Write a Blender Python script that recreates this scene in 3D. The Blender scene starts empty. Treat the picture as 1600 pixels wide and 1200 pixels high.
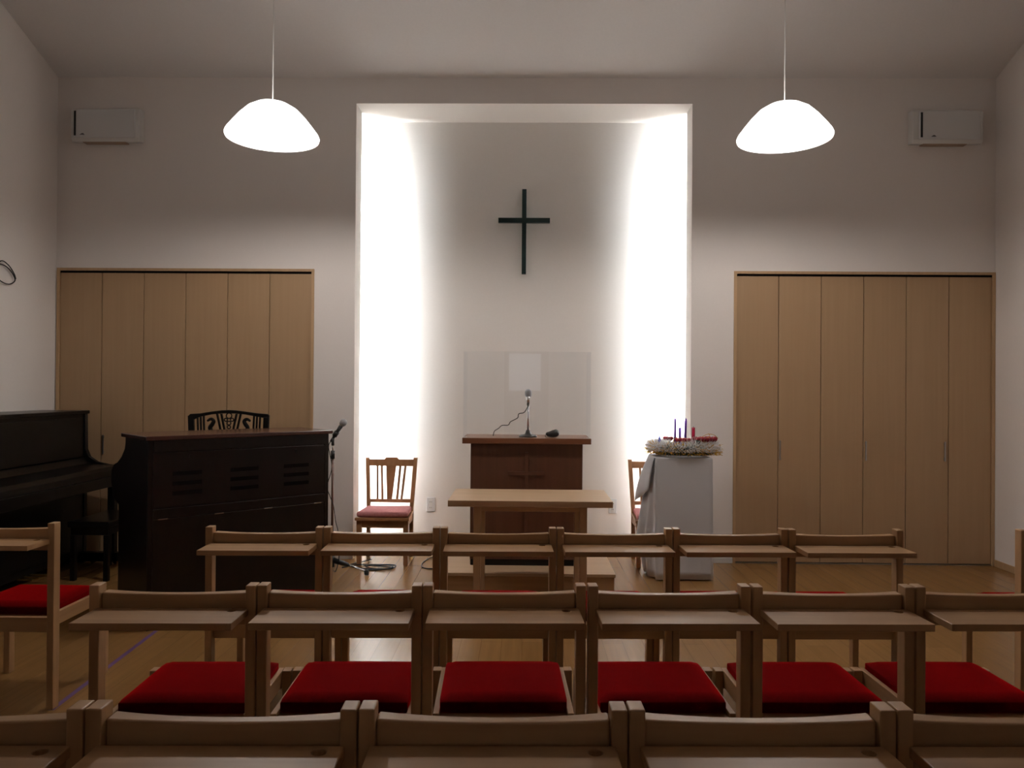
import bpy, bmesh, math, random
from mathutils import Vector, Matrix, Euler
random.seed(11)
PI = math.pi
scn = bpy.context.scene
COL = scn.collection

# ---------------------------------------------------------------- camera
YAW, PITCH, ROLL = 0.0152, 0.005, 0.0073
cam_d = bpy.data.cameras.new('camera')
cam_d.sensor_fit = 'HORIZONTAL'; cam_d.sensor_width = 36.0; cam_d.lens = 36.0 * 1200 / 1600
cam_d.clip_start = 0.05
cam = bpy.data.objects.new('camera', cam_d); COL.objects.link(cam)
fw = Vector((-math.sin(YAW) * math.cos(PITCH), math.cos(YAW) * math.cos(PITCH), math.sin(PITCH)))
r0 = fw.cross(Vector((0, 0, 1))).normalized(); u0 = r0.cross(fw)
rt = math.cos(ROLL) * r0 + math.sin(ROLL) * u0
up = -math.sin(ROLL) * r0 + math.cos(ROLL) * u0
M3 = Matrix((rt, up, -fw)).transposed()
cam.matrix_world = Matrix.Translation((0, 0, 1.41)) @ M3.to_4x4()
scn.camera = cam

# ---------------------------------------------------------------- world, exposure
world = bpy.data.worlds.new('world'); scn.world = world
world.use_nodes = True
world.node_tree.nodes['Background'].inputs[0].default_value = (0.02, 0.02, 0.03, 1)
world.node_tree.nodes['Background'].inputs[1].default_value = 0.2
scn.view_settings.view_transform = 'Standard'
scn.view_settings.look = 'None'
scn.view_settings.gamma = 1.0
scn.view_settings.use_curve_mapping = False
scn.view_settings.exposure = 0.12

BULB_E = 470.0       # bulb in each pendant
SHADE_E = 4.2       # glow of the milk-glass shade
TUBE_E = 215.0        # strip lights in the alcove pockets
DOOR_E = 0.85         # daylit glass in the door behind the camera

# ---------------------------------------------------------------- material helpers
def mat(name):
    m = bpy.data.materials.new(name); m.use_nodes = True
    return m, m.node_tree, m.node_tree.nodes['Principled BSDF']
def plain(name, col, rough=0.5, metal=0.0, spec=0.5, emit=0, ecol=None):
    m, t, b = mat(name)
    b.inputs['Base Color'].default_value = (*col, 1); b.inputs['Roughness'].default_value = rough
    b.inputs['Metallic'].default_value = metal; b.inputs['Specular IOR Level'].default_value = spec
    if emit:
        b.inputs['Emission Color'].default_value = (*(ecol or col), 1); b.inputs['Emission Strength'].default_value = emit
    return m
def noisy(name, c1, c2, scale, rough=0.6, stretch=(1, 1, 1), bump=0.0, bscale=None, spec=0.5, vary=0.0, coat=0.0, sheen=0.0, detail=4):
    m, t, b = mat(name); N = t.nodes; L = t.links
    tc = N.new('ShaderNodeTexCoord'); mp = N.new('ShaderNodeMapping')
    mp.inputs['Scale'].default_value = stretch
    L.new(tc.outputs['Object'], mp.inputs['Vector'])
    src = mp.outputs['Vector']
    if vary:
        oi = N.new('ShaderNodeObjectInfo'); ad = N.new('ShaderNodeVectorMath'); ad.operation = 'ADD'
        ml = N.new('ShaderNodeMath'); ml.operation = 'MULTIPLY'; ml.inputs[1].default_value = 37.0
        L.new(oi.outputs['Random'], ml.inputs[0]); L.new(src, ad.inputs[0]); L.new(ml.outputs[0], ad.inputs[1])
        src = ad.outputs[0]
    nz = N.new('ShaderNodeTexNoise'); nz.inputs['Scale'].default_value = scale; nz.inputs['Detail'].default_value = detail
    L.new(src, nz.inputs['Vector'])
    cr = N.new('ShaderNodeValToRGB')
    cr.color_ramp.elements[0].position = 0.3; cr.color_ramp.elements[1].position = 0.7
    cr.color_ramp.elements[0].color = (*c1, 1); cr.color_ramp.elements[1].color = (*c2, 1)
    L.new(nz.outputs['Fac'], cr.inputs['Fac'])
    out = cr.outputs['Color']
    if vary:
        hs = N.new('ShaderNodeHueSaturation'); mr = N.new('ShaderNodeMapRange')
        mr.inputs['To Min'].default_value = 1 - vary; mr.inputs['To Max'].default_value = 1 + vary
        L.new(oi.outputs['Random'], mr.inputs['Value']); L.new(mr.outputs['Result'], hs.inputs['Value'])
        L.new(out, hs.inputs['Color']); out = hs.outputs['Color']
    L.new(out, b.inputs['Base Color'])
    b.inputs['Roughness'].default_value = rough; b.inputs['Specular IOR Level'].default_value = spec
    b.inputs['Coat Weight'].default_value = coat; b.inputs['Coat Roughness'].default_value = 0.15
    b.inputs['Sheen Weight'].default_value = sheen
    if bump:
        n2 = N.new('ShaderNodeTexNoise'); n2.inputs['Scale'].default_value = bscale or scale * 4
        L.new(src, n2.inputs['Vector'])
        bp = N.new('ShaderNodeBump'); bp.inputs['Strength'].default_value = bump; bp.inputs['Distance'].default_value = 0.002
        L.new(n2.outputs['Fac'], bp.inputs['Height']); L.new(bp.outputs['Normal'], b.inputs['Normal'])
    return m

def wood(name, c1, c2, axis, rough=0.45, spec=0.4, vary=0.07, coat=0.0, g=26):
    st = [g, g, g]; st['xyz'.index(axis)] = 1.3
    return noisy(name, c1, c2, 1.0, rough, tuple(st), 0.08, 3, spec, vary, coat)

M = {}
WALL = (0.86, 0.805, 0.765)
M['wall'] = noisy('wall_paper', tuple(c * .985 for c in WALL), WALL, 60, 0.9, bump=0.25, bscale=260, spec=0.1)
M['ceil'] = noisy('ceiling_paper', (.80, .77, .755), (.82, .79, .775), 60, 0.9, bump=0.25, bscale=260, spec=0.1)
M['alcove'] = noisy('alcove_paper', (.845, .805, .765), (.86, .82, .78), 60, 0.9, bump=0.25, bscale=260, spec=0.1)
OAK1, OAK2 = (.350, .192, .086), (.450, .260, .122)
for a in 'xyz':
    M['oak_' + a] = wood('oak_grain_' + a, OAK1, OAK2, a, 0.42, 0.45)
M['maple_z'] = wood('maple_veneer', (.41, .265, .145), (.435, .285, .16), 'z', 0.5, 0.3, 0.02, g=40)
M['maple_frame'] = wood('maple_frame', (.46, .30, .165), (.52, .345, .195), 'z', 0.5, 0.3, 0.02, g=40)
M['beech_x'] = wood('beech_table', (.50, .335, .20), (.57, .39, .245), 'x', 0.4, 0.4, 0.02)
M['beech_z'] = wood('beech_leg', (.48, .32, .19), (.55, .37, .23), 'z', 0.4, 0.4, 0.02)
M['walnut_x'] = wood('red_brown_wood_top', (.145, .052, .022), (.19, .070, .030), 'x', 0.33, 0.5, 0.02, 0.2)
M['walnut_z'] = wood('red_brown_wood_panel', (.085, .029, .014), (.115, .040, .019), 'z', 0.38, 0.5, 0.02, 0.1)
M['chairbrown'] = wood('brown_chair_wood', (.34, .165, .072), (.43, .22, .10), 'z', 0.38, 0.5, 0.03, 0.1)
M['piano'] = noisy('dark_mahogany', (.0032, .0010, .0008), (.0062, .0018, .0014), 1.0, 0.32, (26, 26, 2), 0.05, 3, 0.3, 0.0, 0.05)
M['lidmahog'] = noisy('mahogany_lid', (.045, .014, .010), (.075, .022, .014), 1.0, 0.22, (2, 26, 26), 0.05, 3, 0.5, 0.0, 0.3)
M['ebony'] = plain('black_lacquer', (.004, .0035, .0035), 0.3, spec=0.25)
M['blackpl'] = plain('black_plastic', (.012, .012, .012), 0.5)
M['slot'] = plain('dark_slot', (.003, .002, .002), 0.9, spec=0.1)
M['keyw'] = plain('ivory_keys', (.62, .58, .48), 0.3)
M['brass'] = plain('brass', (.55, .38, .12), 0.3, 1.0)
M['chrome'] = plain('chrome', (.72, .72, .74), 0.18, 1.0)
M['steel'] = plain('brushed_steel', (.42, .40, .38), 0.38, 1.0)
M['mesh'] = noisy('mic_mesh', (.16, .16, .17), (.42, .42, .44), 320, 0.35, spec=0.6)
def velvet():
    m = noisy('red_velvet', (.034, .0002, .0003), (.048, .0003, .0004), 60, 0.95, bump=0.2, bscale=500, spec=0.02, vary=0.05, sheen=0.75)
    b = m.node_tree.nodes['Principled BSDF']
    b.inputs['Sheen Tint'].default_value = (.85, .004, .006, 1); b.inputs['Sheen Roughness'].default_value = 0.45
    return m
M['red'] = velvet()
M['pink'] = noisy('dusty_rose_fabric', (.50, .21, .215), (.60, .26, .265), 60, 0.9, bump=0.3, bscale=400, spec=0.1)
def thin(name, col, tr, gloss=0.0, rough=0.3):
    m = bpy.data.materials.new(name); m.use_nodes = True; t = m.node_tree; N = t.nodes; L = t.links
    b = N['Principled BSDF']; out = N['Material Output']
    b.inputs['Base Color'].default_value = (*col, 1); b.inputs['Roughness'].default_value = rough if gloss else 0.9
    b.inputs['Specular IOR Level'].default_value = 0.1 + gloss; b.inputs['Metallic'].default_value = gloss * .4
    tl = N.new('ShaderNodeBsdfTranslucent'); tl.inputs['Color'].default_value = (*col, 1)
    mx = N.new('ShaderNodeMixShader'); mx.inputs[0].default_value = tr
    L.new(b.outputs[0], mx.inputs[1]); L.new(tl.outputs[0], mx.inputs[2]); L.new(mx.outputs[0], out.inputs['Surface'])
    return m
M['cloth'] = thin('white_cloth', (.76, .75, .77), 0.28)
M['cross'] = noisy('dark_green_cross_paint', (.006, .022, .022), (.010, .032, .032), 20, 0.35, bump=0.05, spec=0.5)
M['white'] = plain('white_plastic', (.72, .72, .72), 0.45)
M['offwhite'] = plain('white_enamel', (.76, .75, .73), 0.4)
M['tan'] = plain('louver_warm_bounce', (.42, .30, .22), 0.6)  # warm reflected light under the ventilators, put into the louver colour
M['grey'] = plain('grey_mark', (.12, .12, .13), 0.6)
M['vdark'] = plain('dark_grille', (.008, .008, .010), 0.6)
M['cord'] = plain('black_cable', (.008, .008, .009), 0.55)
M['whitecord'] = plain('white_cord', (.74, .72, .70), 0.5)
M['purple_tape'] = plain('purple_tape', (.13, .055, .17), 0.55)
M['purple'] = plain('purple_wax', (.11, .02, .34), 0.45)
M['redwax'] = plain('red_wax', (.48, .012, .06), 0.45)
M['wick'] = plain('wick', (.03, .03, .03), 0.9)
M['green'] = noisy('dark_fir', (.004, .016, .009), (.012, .04, .02), 40, 0.7)
M['tinsel'] = thin('silver_tinsel', (.93, .93, .95), 0.42, 0.7, 0.22)
M['gold'] = thin('gold_tinsel', (.75, .45, .08), 0.35, 0.8, 0.22)
M['redbow'] = noisy('red_velvet_bow', (.20, .004, .014), (.34, .008, .025), 60, 0.7, sheen=0.2)
M['blue'] = plain('blue_foil', (.03, .07, .42), 0.3, 0.7)
M['cone'] = plain('pine_cone', (.06, .03, .015), 0.8)

def floor_mat():
    m, t, b = mat('plank_floor'); N = t.nodes; L = t.links
    tc = N.new('ShaderNodeTexCoord'); mp = N.new('ShaderNodeMapping'); mp.inputs['Rotation'].default_value = (0, 0, PI / 2)
    L.new(tc.outputs['Object'], mp.inputs['Vector'])
    br = N.new('ShaderNodeTexBrick'); br.offset = 0.37
    br.inputs['Color1'].default_value = (.27, .138, .044, 1); br.inputs['Color2'].default_value = (.30, .156, .052, 1)
    br.inputs['Mortar'].default_value = (.19, .094, .031, 1)
    br.inputs['Scale'].default_value = 1.0; br.inputs['Mortar Size'].default_value = 0.0011
    br.inputs['Brick Width'].default_value = 1.8; br.inputs['Row Height'].default_value = 0.112
    L.new(mp.outputs['Vector'], br.inputs['Vector'])
    m2 = N.new('ShaderNodeMapping'); m2.inputs['Scale'].default_value = (22, 1.3, 1)
    L.new(tc.outputs['Object'], m2.inputs['Vector'])
    nz = N.new('ShaderNodeTexNoise'); nz.inputs['Scale'].default_value = 1.5; nz.inputs['Detail'].default_value = 6
    L.new(m2.outputs['Vector'], nz.inputs['Vector'])
    mr = N.new('ShaderNodeMapRange'); mr.inputs['To Min'].default_value = 0.8; mr.inputs['To Max'].default_value = 1.15
    L.new(nz.outputs['Fac'], mr.inputs['Value'])
    hs = N.new('ShaderNodeHueSaturation'); L.new(br.outputs['Color'], hs.inputs['Color']); L.new(mr.outputs['Result'], hs.inputs['Value'])
    L.new(hs.outputs['Color'], b.inputs['Base Color'])
    b.inputs['Roughness'].default_value = 0.27; b.inputs['Specular IOR Level'].default_value = 0.5
    bp = N.new('ShaderNodeBump'); bp.inputs['Strength'].default_value = 0.25; bp.inputs['Distance'].default_value = 0.001
    bp.invert = True
    L.new(br.outputs['Fac'], bp.inputs['Height']); L.new(bp.outputs['Normal'], b.inputs['Normal'])
    return m
M['floor'] = floor_mat()

def acrylic_mat():
    m = bpy.data.materials.new('clear_acrylic'); m.use_nodes = True; t = m.node_tree; N = t.nodes; L = t.links
    N.remove(N['Principled BSDF']); out = N['Material Output']
    tr = N.new('ShaderNodeBsdfTransparent'); tr.inputs['Color'].default_value = (.99, .995, 1, 1)
    gl = N.new('ShaderNodeBsdfGlossy'); gl.inputs['Roughness'].default_value = 0.0
    fr = N.new('ShaderNodeFresnel'); fr.inputs['IOR'].default_value = 1.49
    ge = N.new('ShaderNodeNewGeometry'); mr = N.new('ShaderNodeMapRange')
    mr.inputs['To Min'].default_value = 1.49; mr.inputs['To Max'].default_value = 1 / 1.49
    L.new(ge.outputs['Backfacing'], mr.inputs['Value']); L.new(mr.outputs['Result'], fr.inputs['IOR'])
    mn = N.new('ShaderNodeMath'); mn.operation = 'MINIMUM'; mn.inputs[1].default_value = 0.06
    L.new(fr.outputs[0], mn.inputs[0])
    mx = N.new('ShaderNodeMixShader')
    L.new(mn.outputs[0], mx.inputs[0]); L.new(tr.outputs[0], mx.inputs[1]); L.new(gl.outputs[0], mx.inputs[2])
    L.new(mx.outputs[0], out.inputs['Surface'])
    return m
M['acrylic'] = acrylic_mat()

def shade_mat():
    m, t, b = mat('milk_glass_shade')
    b.inputs['Base Color'].default_value = (.9, .88, .85, 1); b.inputs['Roughness'].default_value = 0.25
    b.inputs['Emission Color'].default_value = (1, .95, .90, 1); b.inputs['Emission Strength'].default_value = SHADE_E
    return m
M['shade'] = shade_mat()
M['bulb'] = plain('lit_bulb', (1, 1, 1), 0.4, emit=BULB_E, ecol=(1, .935, .885))
M['tube'] = plain('lit_tube', (1, 1, 1), 0.4, emit=TUBE_E, ecol=(.91, .965, 1))
M['daylit'] = plain('frosted_daylit_glass', (.7, .72, .78), 0.6, emit=DOOR_E, ecol=(.88, .92, 1))

# ---------------------------------------------------------------- mesh builder
class MB:
    def __init__(s): s.bm = bmesh.new()
    def quad(s, pts):
        return s.bm.faces.new([s.bm.verts.new(p) for p in pts])
    def box(s, x0, x1, y0, y1, z0, z1, rot=None, taper=None):
        c = [(x0, y0, z0), (x1, y0, z0), (x1, y1, z0), (x0, y1, z0), (x0, y0, z1), (x1, y0, z1), (x1, y1, z1), (x0, y1, z1)]
        if rot is not None: c = [rot @ Vector(p) for p in c]
        v = [s.bm.verts.new(p) for p in c]
        for f in ((0, 3, 2, 1), (4, 5, 6, 7), (0, 1, 5, 4), (1, 2, 6, 5), (2, 3, 7, 6), (3, 0, 4, 7)):
            s.bm.faces.new([v[i] for i in f])
        return s
    def hexa(s, c):
        v = [s.bm.verts.new(p) for p in c]
        for f in ((0, 3, 2, 1), (4, 5, 6, 7), (0, 1, 5, 4), (1, 2, 6, 5), (2, 3, 7, 6), (3, 0, 4, 7)):
            s.bm.faces.new([v[i] for i in f])
        return s
    def prism(s, poly, a, b, fn):
        """poly: list of 2-D points; fn(u, v, w) -> xyz, w from a to b"""
        A = [s.bm.verts.new(fn(p[0], p[1], a)) for p in poly]; B = [s.bm.verts.new(fn(p[0], p[1], b)) for p in poly]
        n = len(poly)
        s.bm.faces.new(A); s.bm.faces.new(B[::-1])
        for i in range(n): s.bm.faces.new([A[i], B[i], B[(i + 1) % n], A[(i + 1) % n]])
        return s
    def lathe(s, prof, n=24, c=(0, 0, 0), axis=None):
        R = axis.to_track_quat('Z', 'Y').to_matrix() if axis is not None else Matrix.Identity(3)
        rings = []
        for r, z in prof:
            if r < 1e-6: rings.append([s.bm.verts.new(Vector(c) + R @ Vector((0, 0, z)))])
            else: rings.append([s.bm.verts.new(Vector(c) + R @ Vector((r * math.cos(2 * PI * k / n), r * math.sin(2 * PI * k / n), z))) for k in range(n)])
        for a, b in zip(rings, rings[1:]):
            for k in range(n):
                if len(a) == 1 and len(b) == 1: continue
                if len(a) == 1: s.bm.faces.new([a[0], b[k], b[(k + 1) % n]])
                elif len(b) == 1: s.bm.faces.new([a[k], b[0], a[(k + 1) % n]])
                else: s.bm.faces.new([a[k], b[k], b[(k + 1) % n], a[(k + 1) % n]])
        for e in (rings[0], rings[-1]):
            if len(e) > 2: s.bm.faces.new(e)
        return s
    def cyl(s, p0, p1, r0, r1=None, n=16):
        p0, p1 = Vector(p0), Vector(p1); d = p1 - p0
        return s.lathe([(r0, 0), (r0 if r1 is None else r1, d.length)], n, p0, d)
    def tube(s, pts, r, n=8, closed=False):
        P = [Vector(p) for p in pts]; N_ = len(P); rings = []
        nrm = None
        for i, p in enumerate(P):
            if closed: t = (P[(i + 1) % N_] - P[i - 1])
            else: t = P[min(i + 1, N_ - 1)] - P[max(i - 1, 0)]
            t.normalize()
            if nrm is None:
                nrm = t.orthogonal().normalized()
            nrm = (nrm - t * nrm.dot(t)).normalized()
            bn = t.cross(nrm); rr = r[i] if isinstance(r, (list, tuple)) else r
            rings.append([s.bm.verts.new(p + rr * (math.cos(2 * PI * k / n) * nrm + math.sin(2 * PI * k / n) * bn)) for k in range(n)])
        m = N_ if closed else N_ - 1
        for i in range(m):
            a, b = rings[i], rings[(i + 1) % N_]
            for k in range(n): s.bm.faces.new([a[k], b[k], b[(k + 1) % n], a[(k + 1) % n]])
        if not closed: s.bm.faces.new(rings[0]); s.bm.faces.new(rings[-1])
        return s
    def build(s, name, m, parent=None, loc=(0, 0, 0), rotz=0, bevel=0, smooth=False, seg=2, subd=0):
        bmesh.ops.recalc_face_normals(s.bm, faces=s.bm.faces[:])
        me = bpy.data.meshes.new(name); s.bm.to_mesh(me); s.bm.free()
        if smooth:
            me.polygons.foreach_set('use_smooth', [True] * len(me.polygons))
        me.materials.append(m)
        o = bpy.data.objects.new(name, me); COL.objects.link(o)
        o.location = loc; o.rotation_euler = (0, 0, rotz)
        if parent: o.parent = parent
        if bevel:
            md = o.modifiers.new('bevel', 'BEVEL'); md.width = bevel; md.segments = seg; md.limit_method = 'ANGLE'; md.angle_limit = 0.6
        if subd:
            sd = o.modifiers.new('subd', 'SUBSURF'); sd.levels = subd; sd.render_levels = subd
        return o

def smooth_path(pts, k=6, closed=False):
    P = [Vector(p) for p in pts]; n = len(P); out = []
    rng = range(n) if closed else range(n - 1)
    for i in rng:
        if closed: a, b, c, d = P[i - 1], P[i], P[(i + 1) % n], P[(i + 2) % n]
        else: a, b, c, d = P[max(i - 1, 0)], P[i], P[i + 1], P[min(i + 2, n - 1)]
        for j in range(k):
            t = j / k
            out.append(0.5 * ((2 * b) + (-a + c) * t + (2 * a - 5 * b + 4 * c - d) * t * t + (-a + 3 * b - 3 * c + d) * t ** 3))
    if not closed: out.append(P[-1])
    return out

def tag(o, label, cat, group=None):
    o['label'] = label; o['category'] = cat
    if group: o['group'] = group
    return o
def thing(name, label, cat, loc=(0, 0, 0), rotz=0, group=None):
    o = bpy.data.objects.new(name, None); COL.objects.link(o)
    o.empty_display_size = 0.1; o.location = loc; o.rotation_euler = (0, 0, rotz)
    return tag(o, label, cat, group)
def struct(o, label=None):
    o['kind'] = 'structure'
    if label: o['label'] = label
    return o
def copy_tree(src, label=None, loc=None, rotz=None, parent=None):
    c = src.copy(); COL.objects.link(c)
    if parent: c.parent = parent
    if label: c['label'] = label
    if loc is not None: c.location = loc
    if rotz is not None: c.rotation_euler = (0, 0, rotz)
    for ch in list(src.children): copy_tree(ch, parent=c)
    return c

# ================================================================ ROOM
WY = 6.27                    # face of the front wall
XL, XR = -3.86, 3.81         # side walls
YB = -3.4                    # wall behind the camera
ZC = 3.945                   # ceiling height at the front wall
SL = 0.385                   # slope of the ceiling
RIDGE = 1.4
AX0, AX1, AZ = -1.388, 1.360, 3.735      # alcove opening
AB = 6.72                                # alcove back wall
PX0, PX1 = -1.69, 1.675                  # pocket behind the jambs
CL0, CL1, CR0, CR1, CZ = -3.848, -1.722, 1.704, 3.808, 2.372   # closets

struct(MB().box(XL - .2, XR + .2, YB - .2, AB + .3, -.12, 0).build('floor', M['floor']))
zr = ZC + SL * (WY - RIDGE)
zb = zr - SL * (RIDGE - YB)
cb = MB()
cb.prism([(WY + .06, ZC - SL * .06), (RIDGE, zr), (YB - .05, zb - SL * .05), (YB - .05, zb + .1), (RIDGE, zr + .12), (WY + .06, ZC + .12)], XL - .1, XR + .1, lambda u, v, w: (w, u, v))
struct(cb.build('ceiling', M['ceil']))
wl = MB().box(XL - .1, XL, YB - .1, AB + .2, 0, zr + .1); struct(wl.build('wall_left', M['wall']))
wr = MB().box(XR, XR + .1, YB - .1, AB + .2, 0, zr + .1); struct(wr.build('wall_right', M['wall']))
# rear wall with a doorway
DX0, DX1, DZ = -.36, .46, 2.12
wb = MB().box(XL, DX0, YB - .1, YB, 0, zb).box(DX1, XR, YB - .1, YB, 0, zb).box(DX0, DX1, YB - .1, YB, DZ, zb)
struct(wb.build('wall_rear', M['wall']))
# front wall: thin facing with closet openings and alcove opening
wf = MB()
T = .06
wf.box(XL, CL0 + .02, WY, WY + T, 0, ZC)
wf.box(CL0 + .02, CL1 - .02, WY, WY + T, CZ - .02, ZC)
wf.box(CL1 - .02, AX0, WY, WY + T, 0, ZC)
wf.box(AX0, AX1, WY, WY + T, AZ, ZC)
wf.box(AX1, CR0 + .02, WY, WY + T, 0, ZC)
wf.box(CR0 + .02, CR1 - .02, WY, WY + T, CZ - .02, ZC)
wf.box(CR1 - .02, XR, WY, WY + T, 0, ZC)
struct(wf.build('wall_front', M['wall']))
# alcove
JD = .215
ja = MB().box(AX0 - .012, AX0, WY + T, WY + JD, 0, AZ).box(AX1, AX1 + .012, WY + T, WY + JD, 0, AZ)
struct(ja.build('trim_1', M['alcove']), 'pale plaster jambs either side of the lit alcove')
wa = MB().box(PX0 - .05, PX1 + .05, AB, AB + .1, 0, AZ + .05)
wa.box(PX0 - .05, PX0, WY + T, AB, 0, AZ + .05).box(PX1, PX1 + .05, WY + T, AB, 0, AZ + .05)
struct(wa.build('wall_alcove', M['alcove']))
struct(MB().box(PX0, PX1, WY + T, AB, AZ, AZ + .05).build('ceiling_alcove', M['alcove']))
# closet interiors (dark back boxes behind the doors)
# baseboards
bb = MB().box(CL1, AX0 + .002, WY - .008, WY, 0, .045).box(AX1 - .002, CR0, WY - .008, WY, 0, .045)
struct(bb.build('baseboard_front', M['offwhite'], bevel=.002))
struct(MB().box(XR - .01, XR, YB, WY - .02, 0, .055).build('baseboard_right', M['maple_frame'], bevel=.002))
struct(MB().box(XL, XL + .01, YB, WY - .02, 0, .055).build('baseboard_left', M['maple_frame'], bevel=.002))
bbA = MB().box(PX0, PX1, AB - .008, AB, 0, .045)
struct(bbA.build('baseboard_alcove', M['offwhite'], bevel=.002))
# door in the rear wall (behind the camera; mirrored faintly in the acrylic screen)
dr = MB()
dr.box(DX0, -.275, YB - .06, YB - .02, 0, DZ).box(.32, DX1, YB - .06, YB - .02, 0, DZ).box(-.275, .32, YB - .06, YB - .02, 0, 1.36).box(-.275, .32, YB - .06, YB - .02, 2.05, DZ)
door = struct(dr.build('door_1', M['maple_z']))
MB().box(-.275, .32, YB - .045, YB - .035, 1.36, 2.05).build('glass_pane', M['daylit'], door)
MB().cyl((.39, YB - .02, 1.0), (.39, YB + .05, 1.0), .011).cyl((.39, YB + .045, 1.0), (.28, YB + .045, 1.0), .010).build('door_handle', M['steel'], door, smooth=True)

# ================================================================ FOLDING CLOSETS
def closet(x0, x1, label, handles):
    t = thing('folding_door_closet', label, 'closet', ((x0 + x1) / 2, WY, 0), 0, 'folding closets either side of the alcove')
    w = (x1 - x0) / 2; fz = CZ
    f = MB()
    f.box(-w, -w + .022, -.012, .05, 0, fz).box(w - .022, w, -.012, .05, 0, fz).box(-w + .022, w - .022, -.012, .05, fz - .022, fz)
    f.build('frame', M['maple_frame'], t, bevel=.0015)
    MB().box(-w + .022, w - .022, .004, .05, fz - .040, fz - .022).build('top_track', M['slot'], t)
    MB().box(-w + .022, w - .022, -.004, .05, 0.001, .008).build('floor_track', M['steel'], t)
    n = 6; pw = (2 * w - .044) / n
    hs = dict(handles)
    for k in range(n):
        a = -w + .022 + k * pw
        p = MB().box(a + .0025, a + pw - .0025, .004, .032, .012, fz - .036).build('door_panel', M['maple_z'], t, bevel=.0025)
        if k in hs:
            hx = hs[k] - (x0 + x1) / 2
            h = MB().box(hx - .007, hx + .007, -.008, -.003, .84, 1.0).box(hx - .006, hx + .006, -.004, .006, .85, .868).box(hx - .006, hx + .006, -.004, .006, .972, .99)
            h.build('handle', M['steel'], p, bevel=.002)
    MB().box(-w + .022, w - .022, .04, .05, .008, fz - .04).build('backing', M['slot'], t)
    return t
closet(CL0, CL1, 'pale wood folding closet left of the alcove, partly hidden by two dark pianos', [(1, -3.456), (3, -2.76), (5, -2.06)])
closet(CR0, CR1, 'pale wood folding closet right of the alcove, with slim metal pulls', [(1, 2.083), (3, 2.776), (4, 3.411)])

# ================================================================ ALCOVE LIGHTS
for x, lab in ((AX0 - .055, 'long lit strip tube hidden behind the left jamb of the alcove'), (AX1 + .055, 'long lit strip tube hidden behind the right jamb of the alcove')):
    t = thing('strip_light', lab, 'light', (x, WY + JD - .028, .05), 0, 'hidden alcove strip lights')
    MB().cyl((0, 0, .30), (0, 0, 3.44), .016, n=12).build('tube', M['tube'], t, smooth=True)
    MB().box(-.02, .02, -.08, -.05, 0, 3.64).build('housing', M['white'], t)

# ================================================================ PENDANT LAMPS
def pendant(x, label):
    y, zrim = 4.6, 2.915
    t = thing('pendant_lamp', label, 'lamp', (x, y, zrim), 0, 'pendant lamps')
    zc = ZC + SL * (WY - y) - zrim
    prof_o = [(.272, -.012), (.276, .0), (.268, .018), (.235, .062), (.195, .112), (.15, .158), (.10, .188), (.05, .203), (.014, .207)]
    prof_i = [(r - .006, z - .006) for r, z in prof_o[1:]]
    prof = prof_i[::-1] + prof_o
    MB().lathe([(p[0], p[1]) for p in prof], 48).build('shade', M['shade'], t, smooth=True)
    MB().cyl((0, 0, .20), (0, 0, zc), .0035, n=8).build('cord', M['whitecord'], t, smooth=True)
    MB().lathe([(.05, zc - .03), (.055, zc + .03)], 20).build('ceiling_rose', M['white'], t, smooth=True)
    MB().cyl((0, 0, .10), (0, 0, .20), .02, n=12).build('socket', M['white'], t, smooth=True)
    b = MB().lathe([(0, .0), (.025, .004), (.042, .03), (.042, .06), (.025, .095), (.018, .10)], 16)
    b.build('bulb', M['bulb'], t, smooth=True)
    return t
pendant(-1.525, 'white dome pendant lamp hanging left of the alcove, lit')
pendant(1.545, 'white dome pendant lamp hanging right of the alcove, lit')

# ================================================================ WALL VENTILATORS
def ventilator(x0, x1, slot_x, logo_x, label):
    t = thing('wall_ventilator', label, 'ventilator', ((x0 + x1) / 2, WY, 3.39), 0, 'wall ventilators')
    w = (x1 - x0) / 2
    b = MB().prism([(0, .012), (.07, .0), (.085, .03), (.085, .25), (.07, .275), (0, .275)], -w, w, lambda u, v, s: (s, -u, v))
    b.build('housing', M['offwhite'], t, bevel=.006)
    MB().box(-w + .045, w - .03, -.097, -.084, .028, .258).build('front_cover', M['white'], t, bevel=.004)
    c = (x0 + x1) / 2
    MB().box(slot_x - c - .008, slot_x - c + .008, -.099, -.094, .045, .245).build('side_grille', M['vdark'], t)
    MB().prism([(0, 0), (.042, 0), (.03, .013), (.018, .013)], 0, .002, lambda u, v, s: (logo_x - c - .021 + u, -.0965 - s, .05 + v)).build('logo_mark', M['grey'], t)
    MB().box(-w + .09, w - .12, -.07, -.01, -.003, .006).build('bottom_louver', M['tan'], t, bevel=.001)
ventilator(-3.70, -3.14, -3.66, -3.60, 'white box ventilator high on the wall above the left closet')
ventilator(3.10, 3.66, 3.165, 3.26, 'white box ventilator high on the wall above the right closet')

# ================================================================ CROSS
t = thing('wall_cross', 'plain dark green cross hung on the alcove back wall', 'cross', (-.006, AB, 2.40))
v = MB().box(-.019, .019, -.06, -.022, 0, .737).build('upright', M['cross'], t, bevel=.002)
MB().box(-.224, .224, -.061, -.021, .446, .487).build('crossbar', M['cross'], t, bevel=.002)
for zz in (.2, .6): MB().cyl((0, -.025, zz), (0, 0, zz), .006).build('wall_pin', M['steel'], t)

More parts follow.
